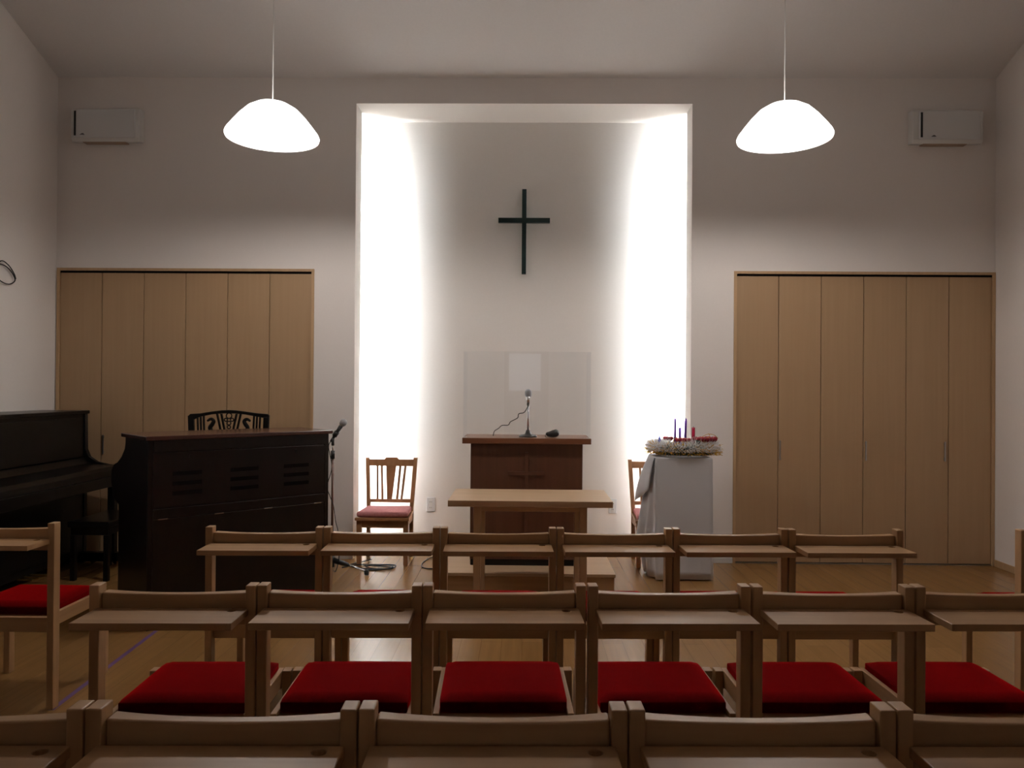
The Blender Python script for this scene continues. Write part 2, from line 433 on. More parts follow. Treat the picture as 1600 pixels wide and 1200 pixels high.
# ================================================================ OUTLETS
for x, lab in ((-.806, 'white wall outlet plate left of the lectern, beside the left alcove chair'), (.784, 'white wall outlet plate right of the lectern, beside the right alcove chair')):
    t = thing('wall_outlet', lab, 'outlet', (x, AB, .322), 0, 'alcove wall outlets')
    MB().box(-.036, .036, -.008, 0, 0, .125).build('cover_plate', M['white'], t, bevel=.003)
    MB().box(-.012, .012, -.0105, -.006, .012, .113).build('socket_insert', M['offwhite'], t, bevel=.001)
    for zz in (.035, .085):
        for xx in (-.0065, .0065): MB().box(xx - .0012, xx + .0012, -.0112, -.010, zz - .005, zz + .005).build('socket_slot', M['slot'], t)

# ================================================================ PLATFORM, LECTERN, SCREEN
t = thing('wooden_platform', 'low pale wooden step platform under the lectern', 'platform', (.02, 5.27, 0))
MB().box(-.61, .61, 0, .018, 0, .118).build('front_board', M['oak_x'], t, bevel=.002)
MB().box(-.61, -.592, .018, 1.19, 0, .118).build('side_board', M['oak_y'], t, bevel=.002)
MB().box(.592, .61, .018, 1.19, 0, .118).build('side_board', M['oak_y'], t, bevel=.002)
MB().box(-.618, .618, -.008, 1.195, .118, .14).build('top_board', M['beech_x'], t, bevel=.003)

LY = 5.49
t = thing('lectern', 'dark red-brown wooden lectern with raised cross on its front panel', 'lectern', (.024, LY, .14))
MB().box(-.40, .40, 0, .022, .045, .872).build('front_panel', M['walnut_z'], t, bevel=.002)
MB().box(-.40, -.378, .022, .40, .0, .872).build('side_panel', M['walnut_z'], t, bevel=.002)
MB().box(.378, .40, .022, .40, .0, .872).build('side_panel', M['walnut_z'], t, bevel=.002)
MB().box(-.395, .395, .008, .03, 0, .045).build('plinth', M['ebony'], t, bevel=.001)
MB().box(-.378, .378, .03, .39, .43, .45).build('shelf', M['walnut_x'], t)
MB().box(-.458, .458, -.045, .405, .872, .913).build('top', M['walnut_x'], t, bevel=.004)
cr_ = MB().box(-.011, .013, -.012, .0, .16, .81).box(-.132, .132, -.0125, 0, .648, .672)
cr_.build('cross_relief', M['walnut_z'], t, bevel=.001)

ZL = .14 + .913
t = thing('acrylic_screen', 'clear three-sided acrylic screen standing on the lectern top', 'screen', (.024, LY, ZL))
MB().box(-.452, .452, -.038, -.034, 0, .615).build('front_pane', M['acrylic'], t)
for s in (-1, 1):
    MB().box(min(s * .452, s * .448), max(s * .452, s * .448), -.033, .30, 0, .615).build('side_pane', M['acrylic'], t)
    MB().box(s * .44 - .014, s * .44 + .014, -.033, -.012, 0.0005, .006).build('foot_highlight', M['white'], t)  # white chip painting the highlight at the screen's bottom corner

t = thing('desk_microphone', 'short chrome-necked microphone on a round base on the lectern', 'microphone', (.034, LY + .12, ZL))
MB().lathe([(.066, 0), (.066, .007), (.060, .014), (.025, .020), (.018, .034), (.014, .05)], 32).build('base', M['blackpl'], t, smooth=True)
MB().cyl((0, 0, .045), (0, 0, .235), .0075).build('stem', M['chrome'], t, smooth=True)
MB().cyl((0, 0, .23), (0, 0, .262), .011).build('clip', M['blackpl'], t, smooth=True)
MB().cyl((0, 0, .245), (0, -.004, .30), .010, .017).build('body', M['chrome'], t, smooth=True)
MB().lathe([(.015, .288), (.0235, .30), (.026, .315), (.024, .333), (.015, .345), (0, .349)], 20).build('grille_head', M['mesh'], t, smooth=True)
wv = [(.002, -.006, .24), (-.006, -.012, .215), (-.03, -.014, .178), (-.068, -.014, .168), (-.075, -.01, .14), (-.105, -.008, .122), (-.13, -.006, .108), (-.145, 0, .085), (-.19, .004, .082), (-.215, .006, .06), (-.245, .01, .04), (-.255, .02, .004)]
MB().tube(smooth_path(wv, 4), .0032, 8).build('cable', M['cord'], t, smooth=True)

t = thing('small_black_case', 'small rounded black case lying right of the desk microphone', 'case', (.212, LY + .11, ZL))
sh = MB()
nu, nv = 20, 8
rings = []
for i in range(nv + 1):
    a = PI * i / nv - PI / 2
    rings.append([(.05 * math.cos(a) ** .7 * math.cos(2 * PI * k / nu) * (1 + .06 * math.sin(4 * PI * k / nu)), .034 * math.cos(a) ** .7 * math.sin(2 * PI * k / nu), .0255 + .0255 * math.sin(a) + .010 * math.cos(2 * PI * k / nu) * max(0, math.sin(a))) if 0 < i < nv else (0, 0, .0255 + .0255 * math.sin(a)) for k in range(nu)])
vs = [[sh.bm.verts.new(p) for p in (r if 0 < i < nv else r[:1])] for i, r in enumerate(rings)]
for i in range(nv):
    a, b = vs[i], vs[i + 1]
    for k in range(nu):
        k2 = (k + 1) % nu
        if len(a) == 1: sh.bm.faces.new([a[0], b[k2], b[k]])
        elif len(b) == 1: sh.bm.faces.new([a[k], a[k2], b[0]])
        else: sh.bm.faces.new([a[k], a[k2], b[k2], b[k]])
sh.build('shell', M['blackpl'], t, smooth=True)
MB().tube(smooth_path([(-.045, -.008, .02), (-.052, -.012, .012), (-.05, -.014, .0025), (-.04, -.02, .0022)], 4), .002, 6).build('pull_cord', M['cord'], t, smooth=True)

# ================================================================ COMMUNION TABLE
t = thing('communion_table', 'plain pale wooden table in front of the lectern', 'table', (.045, 4.62, 0))
MB().box(-.497, .497, 0, .54, .692, .73).build('tabletop', M['beech_x'], t, bevel=.003)
for lx in (-.345, .302):
    for ly in (.06, .46):
        if ly > .3: x0 = lx + (.006 if lx < 0 else -.006)
        else: x0 = lx
        MB().box(x0, x0 + .045, ly, ly + .045, 0, .692).build('leg', M['beech_z'], t, bevel=.003)
MB().box(-.30, .302, .07, .09, .655, .692).build('apron', M['beech_x'], t, bevel=.001)
MB().box(-.294, .296, .475, .495, .655, .692).build('apron', M['beech_x'], t, bevel=.001)
for lx in (-.335, .318): MB().box(lx, lx + .02, .105, .46, .655, .692).build('apron', M['beech_x'], t, bevel=.001)

# ================================================================ ALCOVE CHAIRS
def alcove_chair(x, label):
    t = thing('slat_back_chair', label, 'chair', (x, 6.07, 0), 0, 'brown chairs in the alcove')
    W = M['chairbrown']
    for s in (-1, 1):
        # front leg
        a = s * .185
        MB().hexa([(a - .017, -.017, 0), (a + .017, -.017, 0), (a + .017, .017, 0), (a - .017, .017, 0), (a - .02, -.02, .355), (a + .02, -.02, .355), (a + .02, .02, .355), (a - .02, .02, .355)]).build('leg', W, t, bevel=.002)
        # rear leg + back post, raked and splayed
        b = MB()
        pts = [(s * .178, .33, 0), (s * .180, .34, .40), (s * .203, .395, .815)]
        for p, q in zip(pts, pts[1:]):
            hw = .0155
            b.hexa([(p[0] - hw, p[1] - .018, p[2]), (p[0] + hw, p[1] - .018, p[2]), (p[0] + hw, p[1] + .018, p[2]), (p[0] - hw, p[1] + .018, p[2]),
                    (q[0] - hw, q[1] - .018, q[2]), (q[0] + hw, q[1] - .018, q[2]), (q[0] + hw, q[1] + .018, q[2]), (q[0] - hw, q[1] + .018, q[2])])
        b.build('back_leg', W, t, bevel=.002)
        MB().box(s * .182 - .009, s * .182 + .009, .02, .325, .30, .355).build('seat_rail', W, t, bevel=.001)
        MB().box(s * .182 - .008, s * .182 + .008, .02, .32, .14, .165).build('stretcher', W, t, bevel=.001)
    MB().box(-.165, .165, -.012, .012, .295, .355).build('seat_rail', W, t, bevel=.001)
    MB().box(-.165, .165, .32, .34, .30, .355).build('seat_rail', W, t, bevel=.001)
    MB().prism([(-.215, -.04), (.215, -.04), (.196, .33), (-.196, .33)], .355, .378, lambda u, v, w: (u, v, w)).build('seat', W, t, bevel=.004)
    # cushion
    def cpt(u, v, w): return (u * (1 - .10 * (v + .02) / .34), v, w)
    c = MB().prism([(-.205, -.03), (.205, -.03), (.205, .305), (-.205, .305)], .379, .425, cpt)
    c.build('seat_cushion', M['pink'], t, bevel=.02, seg=4, smooth=True)
    # back: crest rail with raised centre, lower rail, splat and slats following the rake
    def back(u, z, w):
        return (u, .34 + .055 * (z - .40) / .415 + w, z)
    crest = [(-.192, .745), (.192, .745), (.194, .800), (.062, .800), (.045, .818), (-.045, .818), (-.062, .800), (-.194, .800)]
    MB().prism(crest, -.010, .012, back).build('crest_rail', W, t, bevel=.002)
    MB().prism([(-.176, .445), (.176, .445), (.177, .472), (-.177, .472)], -.010, .010, back).build('lower_rail', W, t, bevel=.002)
    MB().prism([(-.030, .472), (.012, .472), (.040, .745), (-.044, .745)][::1], -.005, .005, back).build('splat', W, t, bevel=.001)
    for xb, xt in ((-.108, -.118), (-.068, -.082), (.055, .075), (.092, .118)):
        MB().prism([(xb - .009, .472), (xb + .009, .472), (xt + .009, .745), (xt - .009, .745)], -.005, .005, back).build('slat', W, t, bevel=.001)
    return t
alcove_chair(-1.108, 'brown slat-back chair with rose cushion, left in the alcove beside the lectern')
alcove_chair(1.098, 'brown slat-back chair half hidden behind the white-draped pedestal')

# ================================================================ DRAPED PEDESTAL AND WREATH
PXc, PYc = 1.185, 5.84
t = thing('pedestal', 'narrow stand hidden under the white cloth, right of the lectern', 'stand', (PXc, PYc, 0))
MB().box(-.17, .17, -.14, .14, .855, .88).build('top', M['beech_x'], t)
for sx in (-1, 1):
    for sy in (-1, 1): MB().box(sx * .15 - .015, sx * .15 + .015, sy * .12 - .015, sy * .12 + .015, 0, .855).build('leg', M['beech_z'], t)
MB().box(-.16, .16, -.13, .13, .2, .22).build('shelf', M['beech_x'], t)
cl = MB()
def ring(z):
    h = z / .9
    low = 1 - h
    fl = max(0, math.sin(PI * min(1, low * 1.35) ** 1.2)) if low < .74 else max(0, .45 * (1 - (low - .74) / .26) )
    FL = Vector((.972 + .008 * low, 5.655 - .01 * low)); FR = Vector((1.392 + .012 * low, 5.665 + .005 * low))
    BR = Vector((1.39 + .01 * low, 6.0)); BL = Vector((.985 - .105 * min(1, low * 1.5) + .055 * max(0, low - .67) / .33, 6.0 - .05 * low))
    pts = []
    n = 14
    for a, b, k in ((FL, FR, 0), (FR, BR, 1), (BR, BL, 2), (BL, FL, 3)):
        d = (b - a); nn = Vector((d.y, -d.x)).normalized()
        for i in range(n):
            s = i / n
            amp = .010 * low * math.sin(PI * s)
            w = math.sin(s * (9 + 2 * k) + k * 1.7) * amp + .003 * math.sin(11 * z + 5 * s + k) * math.sin(PI * s)
            if k == 3: w += .020 * low * math.sin(s * 12.0 + 1.0) * math.sin(PI * s)
            pts.append(a + d * s + nn * w)
    return pts
prev = None
zs = [.905, .903, .895, .85, .78, .7, .62, .54, .46, .38, .3, .22, .14, .07, .012]
allr = []
for i, z in enumerate(zs):
    pts = ring(min(z, .9)); c = sum(pts, Vector((0, 0))) / len(pts)
    if i == 0: pts = [c + (p - c) * .97 for p in pts]
    if i == 1: pts = [c + (p - c) * .992 for p in pts]
    allr.append([cl.bm.verts.new((p.x, p.y, z)) for p in pts])
for a, b in zip(allr, allr[1:]):
    n = len(a)
    for k in range(n): cl.bm.faces.new([a[k], a[(k + 1) % n], b[(k + 1) % n], b[k]])
cl.bm.faces.new(allr[0])
o = cl.build('tablecloth', M['cloth'], None, smooth=True)
md = o.modifiers.new('thick', 'SOLIDIFY'); md.thickness = .002; md.offset = -1
tag(o, 'white cloth hanging to the floor over the narrow stand', 'cloth')
# loose corner of the cloth on the left
fl = MB(); nn_ = 10; grid = []
for i in range(nn_ + 1):
    a = i / nn_
    tp_ = Vector((.966, 5.69, .902)).lerp(Vector((.976, 5.985, .902)), a)
    bt_ = Vector((.938, 5.74, .66)).lerp(Vector((.872, 6.0, .535)), a)
    row = []
    for k in range(9):
        b = k / 8
        p = tp_.lerp(bt_, b); p.x += -.012 * math.sin(PI * b) * (.4 + a) - .006 * b * math.sin(9 * a)
        row.append(fl.bm.verts.new(p))
    grid.append(row)
for i in range(nn_):
    for k in range(8): fl.bm.faces.new([grid[i][k], grid[i + 1][k], grid[i + 1][k + 1], grid[i][k + 1]])
fo = fl.build('cloth_corner', M['cloth'], o, smooth=True)
md = fo.modifiers.new('thick', 'SOLIDIFY'); md.thickness = .002; md.offset = 0

t = thing('advent_wreath', 'silver tinsel wreath with red bows on the white-draped stand', 'wreath', (1.21, 5.83, .906))
RM, Rm = .20, .052
g = MB(); rg = random.Random(3)
pts = [(RM * math.cos(2 * PI * k / 40), .72 * RM * math.sin(2 * PI * k / 40), .052) for k in range(40)]
g.tube(pts, .040, 10, closed=True)
for k in range(420):
    a = rg.uniform(0, 2 * PI); b = rg.uniform(0, 2 * PI)
    c = Vector((RM * math.cos(a), .72 * RM * math.sin(a), .052)); d = Vector((math.cos(a) * math.cos(b), math.sin(a) * math.cos(b), math.sin(b)))
    q = c + d * .03; e = q + d * rg.uniform(.025, .04) + Vector((rg.uniform(-.02, .02), rg.uniform(-.02, .02), rg.uniform(-.01, .01)))
    e.z = max(e.z, .002); q.z = max(q.z, .002)
    s_ = d.orthogonal().normalized() * .004
    g.bm.faces.new([g.bm.verts.new(p) for p in (q - s_, q + s_, e)])
g.build('fir_ring', M['green'], t)
def tinsel(name, m, count, spread, seed, la, zlift, zmin, wd, arc=None):
    g = MB(); rg = random.Random(seed)
    for k in range(count):
        a = rg.uniform(0, 2 * PI) if arc is None else rg.uniform(*arc)
        b = rg.gauss(-.2, 1.1)
        wob = .012 * math.sin(7 * a + seed)
        c = Vector(((RM + .015) * math.cos(a), .78 * RM * math.sin(a), .054 + wob + zlift)); d = Vector((math.cos(a) * math.cos(b), math.sin(a) * math.cos(b), math.sin(b)))
        d = (d + Vector((rg.gauss(0, .45), rg.gauss(0, .45), rg.gauss(0, .35)))).normalized()
        q = c + d * rg.uniform(.015, spread); e = q + d * rg.uniform(*la)
        if min(e.z, q.z) < zmin: continue
        side = d.cross(Vector((rg.gauss(0, 1), rg.gauss(0, 1), rg.gauss(0, 1)))).normalized() * rg.uniform(*wd)
        g.bm.faces.new([g.bm.verts.new(p) for p in (q - side, q + side, e + side * .5, e - side * .5)])
    o = g.build(name, m, t); o['kind'] = 'stuff'
    return o
tinsel('silver_tinsel', M['tinsel'], 9000, .050, 5, (.015, .042), .010, .034, (.0010, .0022))
tinsel('gold_tinsel', M['gold'], 2200, .066, 9, (.012, .03), -.012, .010, (.0018, .0036))
def bow(cx, cy, cz, s, rz, name='red_bow'):
    b = MB(); R = Matrix.Rotation(rz, 3, 'Z')
    for k in range(5):
        a = 2 * PI * k / 5 + .3
        ax = Vector((math.cos(a), math.sin(a), .35))
        n = 10
        pr = [(.001, 0), (.011 * s, .008 * s), (.017 * s, .022 * s), (.013 * s, .036 * s), (.002, .046 * s)]
        b.lathe(pr, 8, R @ Vector((0, 0, 0)) + Vector((cx, cy, cz)), R @ ax)
    b.lathe([(0, -.004), (.012 * s, 0), (.014 * s, .012 * s), (0, .022 * s)], 10, (cx, cy, cz))
    return b.build(name, M['redbow'], t, smooth=True)
bow(.19, -.07, .122, 1.3, .2); bow(.14, -.10, .122, 1.2, 1.0); bow(.085, -.12, .124, 1.2, .5); bow(-.12, -.05, .125, 1., .1); bow(-.05, -.10, .120, 1., .8); bow(.0, -.12, .120, .9, .3)
rb = MB().tube(smooth_path([(.10, -.13, .145), (.15, -.14, .172), (.20, -.13, .166), (.235, -.10, .140)], 5), .0022, 6)
rb.tube(smooth_path([(.14, -.15, .145), (.165, -.145, .160), (.155, -.14, .178)], 5), .0022, 6)
rb.build('gold_ribbon', M['gold'], t, smooth=True)
st = MB().hexa([(-.20, -.05, .09), (-.17, -.05, .09), (-.17, -.03, .09), (-.20, -.03, .09), (-.189, -.041, .155), (-.186, -.041, .155), (-.186, -.039, .155), (-.189, -.039, .155)])
st.build('blue_foil_tip', M['blue'], t)
pc = MB().lathe([(0, 0), (.014, .004), (.024, .018), (.022, .034), (.010, .046), (0, .05)], 14, (.075, -.15, .088))
pc.build('dark_green_leaf_ball', M['green'], t, smooth=True)
CAN = 'candles standing in the tinsel wreath'
def candle(x, y, z0, z1, r, m, label, lean=0.0, taper=1.0):
    t2 = thing('candle', label, 'candle', (x, y, z0), 0, CAN)
    h = z1 - z0
    MB().lathe([(r, 0), (r * (.5 + .5 * taper), h * .9), (r * taper, h)], 14, (0, 0, 0), Vector((lean, 0, 1))).build('wax', m, t2, smooth=True)
    MB().cyl((lean * h, 0, h - .002), (lean * h, 0, h + .008), .0012, n=6).build('wick', M['wick'], t2)
candle(1.142, 5.80, .965, 1.188, .0105, M['purple'], 'tall tapered purple candle, leftmost on the tinsel wreath', 0, .6)
candle(1.188, 5.85, .965, 1.117, .0105, M['purple'], 'short purple candle between the two tall ones')
candle(1.216, 5.80, .965, 1.188, .0105, M['purple'], 'tall purple candle leaning slightly right', .03, .6)
candle(1.279, 5.80, .965, 1.122, .0125, M['redwax'], 'short red candle, rightmost on the tinsel wreath')

# ================================================================ FLOOR MICROPHONE STAND
t = thing('microphone_stand', 'floor microphone stand with tripod base beside the right end of the dark organ', 'microphone stand', (-1.437, 5.78, 0))
MB().cyl((0, 0, .10), (0, 0, .90), .0095, n=14).build('lower_tube', M['walnut_z'], t, smooth=True)
MB().cyl((0, 0, .89), (0, 0, 1.0), .0055, n=12).build('upper_tube', M['chrome'], t, smooth=True)
MB().cyl((0, 0, .865), (0, 0, .925), .0155, n=14).build('clutch', M['blackpl'], t, smooth=True)
MB().cyl((0, 0, .965), (0, 0, 1.02), .011, n=14).build('upper_collar', M['blackpl'], t, smooth=True)
MB().cyl((0, 0, .05), (0, 0, .14), .02, n=14).build('tripod_hub', M['blackpl'], t, smooth=True)
for a in (-.18, -.18 + 2.1, -.18 - 2.1):
    d = Vector((math.cos(a), math.sin(a), 0))
    leg = MB().cyl(d * .11 + Vector((0, 0, .075)), d * .27 + Vector((0, 0, .028)), .011, n=10).build('leg', M['chrome'], t, smooth=True)
    MB().cyl(d * .015 + Vector((0, 0, .10)), d * .13 + Vector((0, 0, .07)), .022, .016, n=10).build('leg_sleeve', M['blackpl'], leg, smooth=True)
    MB().lathe([(.0, 0), (.017, .002), (.02, .018), (.014, .036), (0, .04)], 12, d * .277 + Vector((0, 0, .004))).build('rubber_foot', M['blackpl'], leg, smooth=True)
hd = Vector((.087, -.02, .125)).normalized()
p0 = Vector((0, 0, 1.02))
mh = thing('handheld_microphone', 'black handheld microphone with silver mesh head, clipped on the floor stand', 'microphone', (-1.437, 5.78, 0))
MB().cyl(p0 + hd * .005, p0 + hd * .12, .011, .0165, n=16).build('handle', M['blackpl'], mh, smooth=True)
MB().lathe([(.0165, 0), (.025, .012), (.027, .028), (.024, .044), (.013, .054), (0, .057)], 18, p0 + hd * .118, hd).build('mesh_head', M['mesh'], mh, smooth=True)
MB().cyl(p0 - hd * .03, p0 + hd * .01, .009, n=12).build('connector', M['blackpl'], mh, smooth=True)
MB().cyl(p0 + hd * .02, p0 + hd * .06, .0195, n=14).build('clip', M['blackpl'], mh, smooth=True)
MB().tube(smooth_path([tuple(p0 - hd * .03), (-.035, .01, .95), (-.012, .02, .80), (-.04, .0, .66), (-.015, -.01, .58), (.012, -.02, .52), (.03, -.02, .40), (.055, -.03, .30), (.06, -.03, .12), (.03, .0, .02), (.0, .06, .008)], 6), .0032, 8).build('cable', M['cord'], mh, smooth=True)

# loose cables on the floor
cb_ = [(-1.40, 5.95), (-1.30, 6.03), (-1.2, 6.0), (-1.05, 5.99), (-1.0, 5.96), (-1.03, 5.90), (-1.15, 5.88), (-1.26, 5.93), (-1.33, 6.0), (-1.22, 6.06), (-1.06, 6.05), (-.99, 6.0), (-1.02, 5.93), (-1.14, 5.91), (-1.22, 5.97), (-1.14, 6.04), (-1.05, 6.03), (-1.01, 5.97), (-1.06, 5.92), (-1.2, 5.90), (-1.31, 5.96), (-1.36, 6.05), (-1.30, 6.12), (-1.22, 6.2)]
o = MB().tube(smooth_path([(x, y, .005 + .004 * (i % 3)) for i, (x, y) in enumerate(cb_)], 6), .0042, 8).build('microphone_cable_coil', M['cord'], None, smooth=True)
tag(o, 'coil of black cable on the floor in front of the left alcove chair', 'cable')
o = MB().tube(smooth_path([(-.60, 6.50, .005), (-.72, 6.42, .005), (-.79, 6.2, .005), (-.79, 6.02, .005), (-.74, 5.95, .005), (-.66, 5.96, .005), (-.605, 6.0, .005)], 6), .004, 8).build('floor_cable', M['cord'], None, smooth=True)
tag(o, 'black cable curling on the floor at the left edge of the platform', 'cable')
o = MB()
lp = [(-.02, -.10, .02), (.0, -.04, .03), (.01, .03, .01), (.012, .09, -.04), (.012, .10, -.075), (.01, .05, -.105), (.01, -.02, -.105), (.012, -.09, -.08), (.01, -.12, -.03), (.014, -.06, .05), (.014, .02, .035), (.015, .085, -.02), (.016, .105, -.06)]
o.tube(smooth_path([(x + .012, y, z) for x, y, z in lp], 6), .0042, 8)
o = o.build('wall_cable_loop', M['cord'], None, loc=(XL, 5.62, 2.262), smooth=True)
tag(o, 'loop of dark cable hanging from the left side wall', 'cable')
tp = MB()
A_, B_ = Vector((-2.035, 3.30)), Vector((-2.10, 4.40))
d = (B_ - A_).normalized(); nn = Vector((d.y, -d.x)) * .012
tp.hexa([(A_.x - nn.x, A_.y - nn.y, .0002), (A_.x + nn.x, A_.y + nn.y, .0002), (B_.x + nn.x, B_.y + nn.y, .0002), (B_.x - nn.x, B_.y - nn.y, .0002),
         (A_.x - nn.x, A_.y - nn.y, .0008), (A_.x + nn.x, A_.y + nn.y, .0008), (B_.x + nn.x, B_.y + nn.y, .0008), (B_.x - nn.x, B_.y - nn.y, .0008)])
tag(tp.build('floor_tape', M['purple_tape']), 'strip of purple tape on the floor, left of the second row', 'tape')

# ================================================================ REED ORGAN (seen from behind)
OA = math.atan2(.686, .727)
t = thing('reed_organ', 'dark mahogany organ turned at an angle, its slotted back facing the chairs', 'organ', (-2.14, 4.36, 0), OA)
LEN = 1.152
# side profile in (depth, height); depth runs away from the camera
prof = [(.012, .0), (.60, .0), (.60, .08), (.57, .10), (.57, .66), (.70, .70), (.735, .80), (.735, .86), (.68, .905), (.60, .925), (.52, .965), (.455, 1.02), (.44, 1.06), (.44, 1.092), (.012, 1.092)]
for s0 in (.0, LEN - .03):
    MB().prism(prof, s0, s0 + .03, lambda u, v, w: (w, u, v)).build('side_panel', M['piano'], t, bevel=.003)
bp = MB()
# back: frame with recessed grooves, panel strips
bp.box(.03, LEN - .03, .022, .04, .03, 1.092)
bp.box(.03, LEN - .03, .006, .022, 1.025, 1.092)
bp.box(.03, LEN - .03, .012, .022, .70, 1.018)
bp.box(.03, LEN - .03, .008, .022, .64, .692)
bp.box(.03, LEN - .03, .014, .022, .03, .633)
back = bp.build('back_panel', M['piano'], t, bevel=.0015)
for c0, c1 in ((.137, .308), (.48, .659), (.83, 1.006)):
    for zz in (.893, .835, .778):
        sl = MB()
        sl.box(c0, c1, .0105, .0125, zz - .012, zz + .012)
        sl.build('sound_slot', M['slot'], back, bevel=.0)
for sx in (.083, .41, .725, 1.07):
    MB().box(sx - .028, sx + .028, .004, .009, .631, .637).build('metal_clip', M['chrome'], t, bevel=.001)
MB().box(.24 - .008, .24 + .008, .008, .013, .985, 1.0).box(.905, .92, .008, .013, .98, 1.0).build('knob_pair', M['ebony'], t)
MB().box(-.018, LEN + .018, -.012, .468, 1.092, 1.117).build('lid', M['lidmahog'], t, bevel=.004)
inn = MB().box(.03, LEN - .03, .04, .44, .66, .70).box(.03, LEN - .03, .40, .44, .70, 1.092).box(.03, LEN - .03, .55, .57, .02, .66)
inn.build('case', M['piano'], t)
MB().box(.03, LEN - .03, .44, .70, .70, .765).build('key_bed', M['piano'], t, bevel=.002)
ks = MB()
for k in range(36): ks.box(.05 + k * .0292, .05 + k * .0292 + .0282, .54, .69, .765, .785)
ks.build('white_keys', M['keyw'], t)
kb = MB()
for k in range(36):
    if k % 7 in (0, 1, 3, 4, 5): kb.box(.05 + k * .0292 + .021, .05 + k * .0292 + .036, .53, .62, .785, .797)
kb.build('black_keys', M['ebony'], t)

# ================================================================ UPRIGHT PIANO along the left wall
t = thing('upright_piano', 'black upright piano standing against the left wall', 'piano', (XL + .015, 4.58, 0))
L2 = 1.50
# local: x out from the wall, y along it (0 = near end)
MB().box(.0, .36, .04, L2 - .04, .06, 1.18).build('case', M['ebony'], t, bevel=.003)
MB().box(-.0, .385, .0, L2, 1.18, 1.206).build('lid', M['ebony'], t, bevel=.004)
MB().box(.36, .372, .07, L2 - .07, .84, 1.15).build('upper_panel', M['ebony'], t, bevel=.003)
MB().box(.36, .372, .07, L2 - .07, .12, .56).build('lower_panel', M['ebony'], t, bevel=.003)
for y0 in (0, L2 - .04):
    pr = [(0, 0), (.37, 0), (.37, .60), (.66, .63), (.665, .72), (.655, .765), (.55, .78), (.46, .80), (.40, .84), (.375, .90), (.37, 1.18), (0, 1.18)]
    MB().prism(pr, y0, y0 + .04, lambda u, v, w: (u, w, v)).build('cheek', M['ebony'], t, bevel=.003)
MB().box(.36, .655, .04, L2 - .04, .62, .70).build('key_bed', M['ebony'], t, bevel=.003)
MB().prism([(.36, .70), (.645, .70), (.645, .745), (.62, .772), (.42, .79), (.36, .84)], .04, L2 - .04, lambda u, v, w: (u, w, v)).build('key_cover', M['ebony'], t, bevel=.003)
for y0 in (.03, L2 - .08):
    MB().box(.575, .63, y0, y0 + .055, .09, .62).build('leg', M['ebony'], t, bevel=.004)
    MB().box(.36, .66, y0 - .005, y0 + .06, .02, .09).build('toe_block', M['ebony'], t, bevel=.004)
    for xx in (.45, .63): MB().cyl((xx, y0 + .015, .018), (xx, y0 + .04, .018), .018, n=14).build('caster', M['brass'], t, smooth=True)
for yy in (.68, .75, .82): MB().box(.36, .47, yy - .012, yy + .012, .055, .065).build('pedal', M['brass'], t, bevel=.003)

t = thing('piano_bench', 'low black bench in front of the upright piano', 'bench', (-3.11, 5.72, 0))
MB().box(-.15, .15, -.27, .27, .385, .43).build('seat', M['ebony'], t, bevel=.008)
MB().box(-.135, .135, -.25, .25, .33, .385).build('apron', M['ebony'], t, bevel=.002)
for sx in (-1, 1):
    for sy in (-1, 1): MB().box(sx * .12 - .017, sx * .12 + .017, sy * .235 - .017, sy * .235 + .017, 0, .33).build('leg', M['ebony'], t, bevel=.002)

# ================================================================ CARVED CHAIR behind the organ
t = thing('carved_back_chair', 'dark chair with an arched pierced back, behind the organ', 'chair', (-2.205, 5.72, 0), .05); t.scale = (1.03, 1, .996)
E_ = M['ebony']
def bk(u, z, w): return (u, w, z)
top = [(-.292, 1.185), (-.275, 1.203), (-.2, 1.208), (-.12, 1.222), (-.05, 1.231), (0, 1.233), (.05, 1.231), (.12, 1.222), (.2, 1.211), (.28, 1.205), (.296, 1.19)]
bot = [(.255, 1.175), (.2, 1.185), (.12, 1.200), (.05, 1.207), (0, 1.208), (-.05, 1.207), (-.12, 1.200), (-.2, 1.183), (-.25, 1.16)]
MB().prism(top + bot, -.012, .012, bk).build('crest_rail', E_, t, bevel=.003)
for s in (-1, 1):
    MB().prism([(s * .292, 1.19), (s * .25, 1.178), (s * .225, .46), (s * .262, .46)], -.014, .014, bk).build('back_post', E_, t, bevel=.003)
    MB().hexa([(s * .243 - .016, -.016, 0), (s * .243 + .016, -.016, 0), (s * .243 + .016, .016, 0), (s * .243 - .016, .016, 0), (s * .243 - .018, -.014, .46), (s * .243 + .018, -.014, .46), (s * .243 + .018, .014, .46), (s * .243 - .018, .014, .46)]).build('leg', E_, t, bevel=.002)
    MB().box(s * .24 - .018, s * .24 + .018, .36, .396, 0, .44).build('leg', E_, t, bevel=.002)
    for k in range(3):
        xt, xb = s * (.225 - k * .022), s * (.215 - k * .022)
        MB().prism([(xt - .006, 1.19), (xt + .006, 1.19), (xb + .006, .92), (xb - .006, .92)], -.006, .006, bk).build('back_bar', E_, t)
    for k in range(2):
        xt, xb = s * (.085 - k * .03), s * (-.005 + .022 - k * .026 + .02)
        MB().prism([(xt - .007, 1.205), (xt + .007, 1.205), (xb + .007, .98), (xb - .007, .98)], -.006, .006, bk).build('fan_bar', E_, t)
    MB().tube(smooth_path([(s * .155, 0, 1.15), (s * .13, 0, 1.165), (s * .11, 0, 1.15), (s * .12, 0, 1.125), (s * .135, 0, 1.10), (s * .12, 0, 1.07), (s * .09, 0, 1.05), (s * .06, 0, 1.02)], 5), [.008 + .008 * math.sin(PI * i / 35) for i in range(36)], 8).build('scroll', E_, t, smooth=True)
orn = MB()
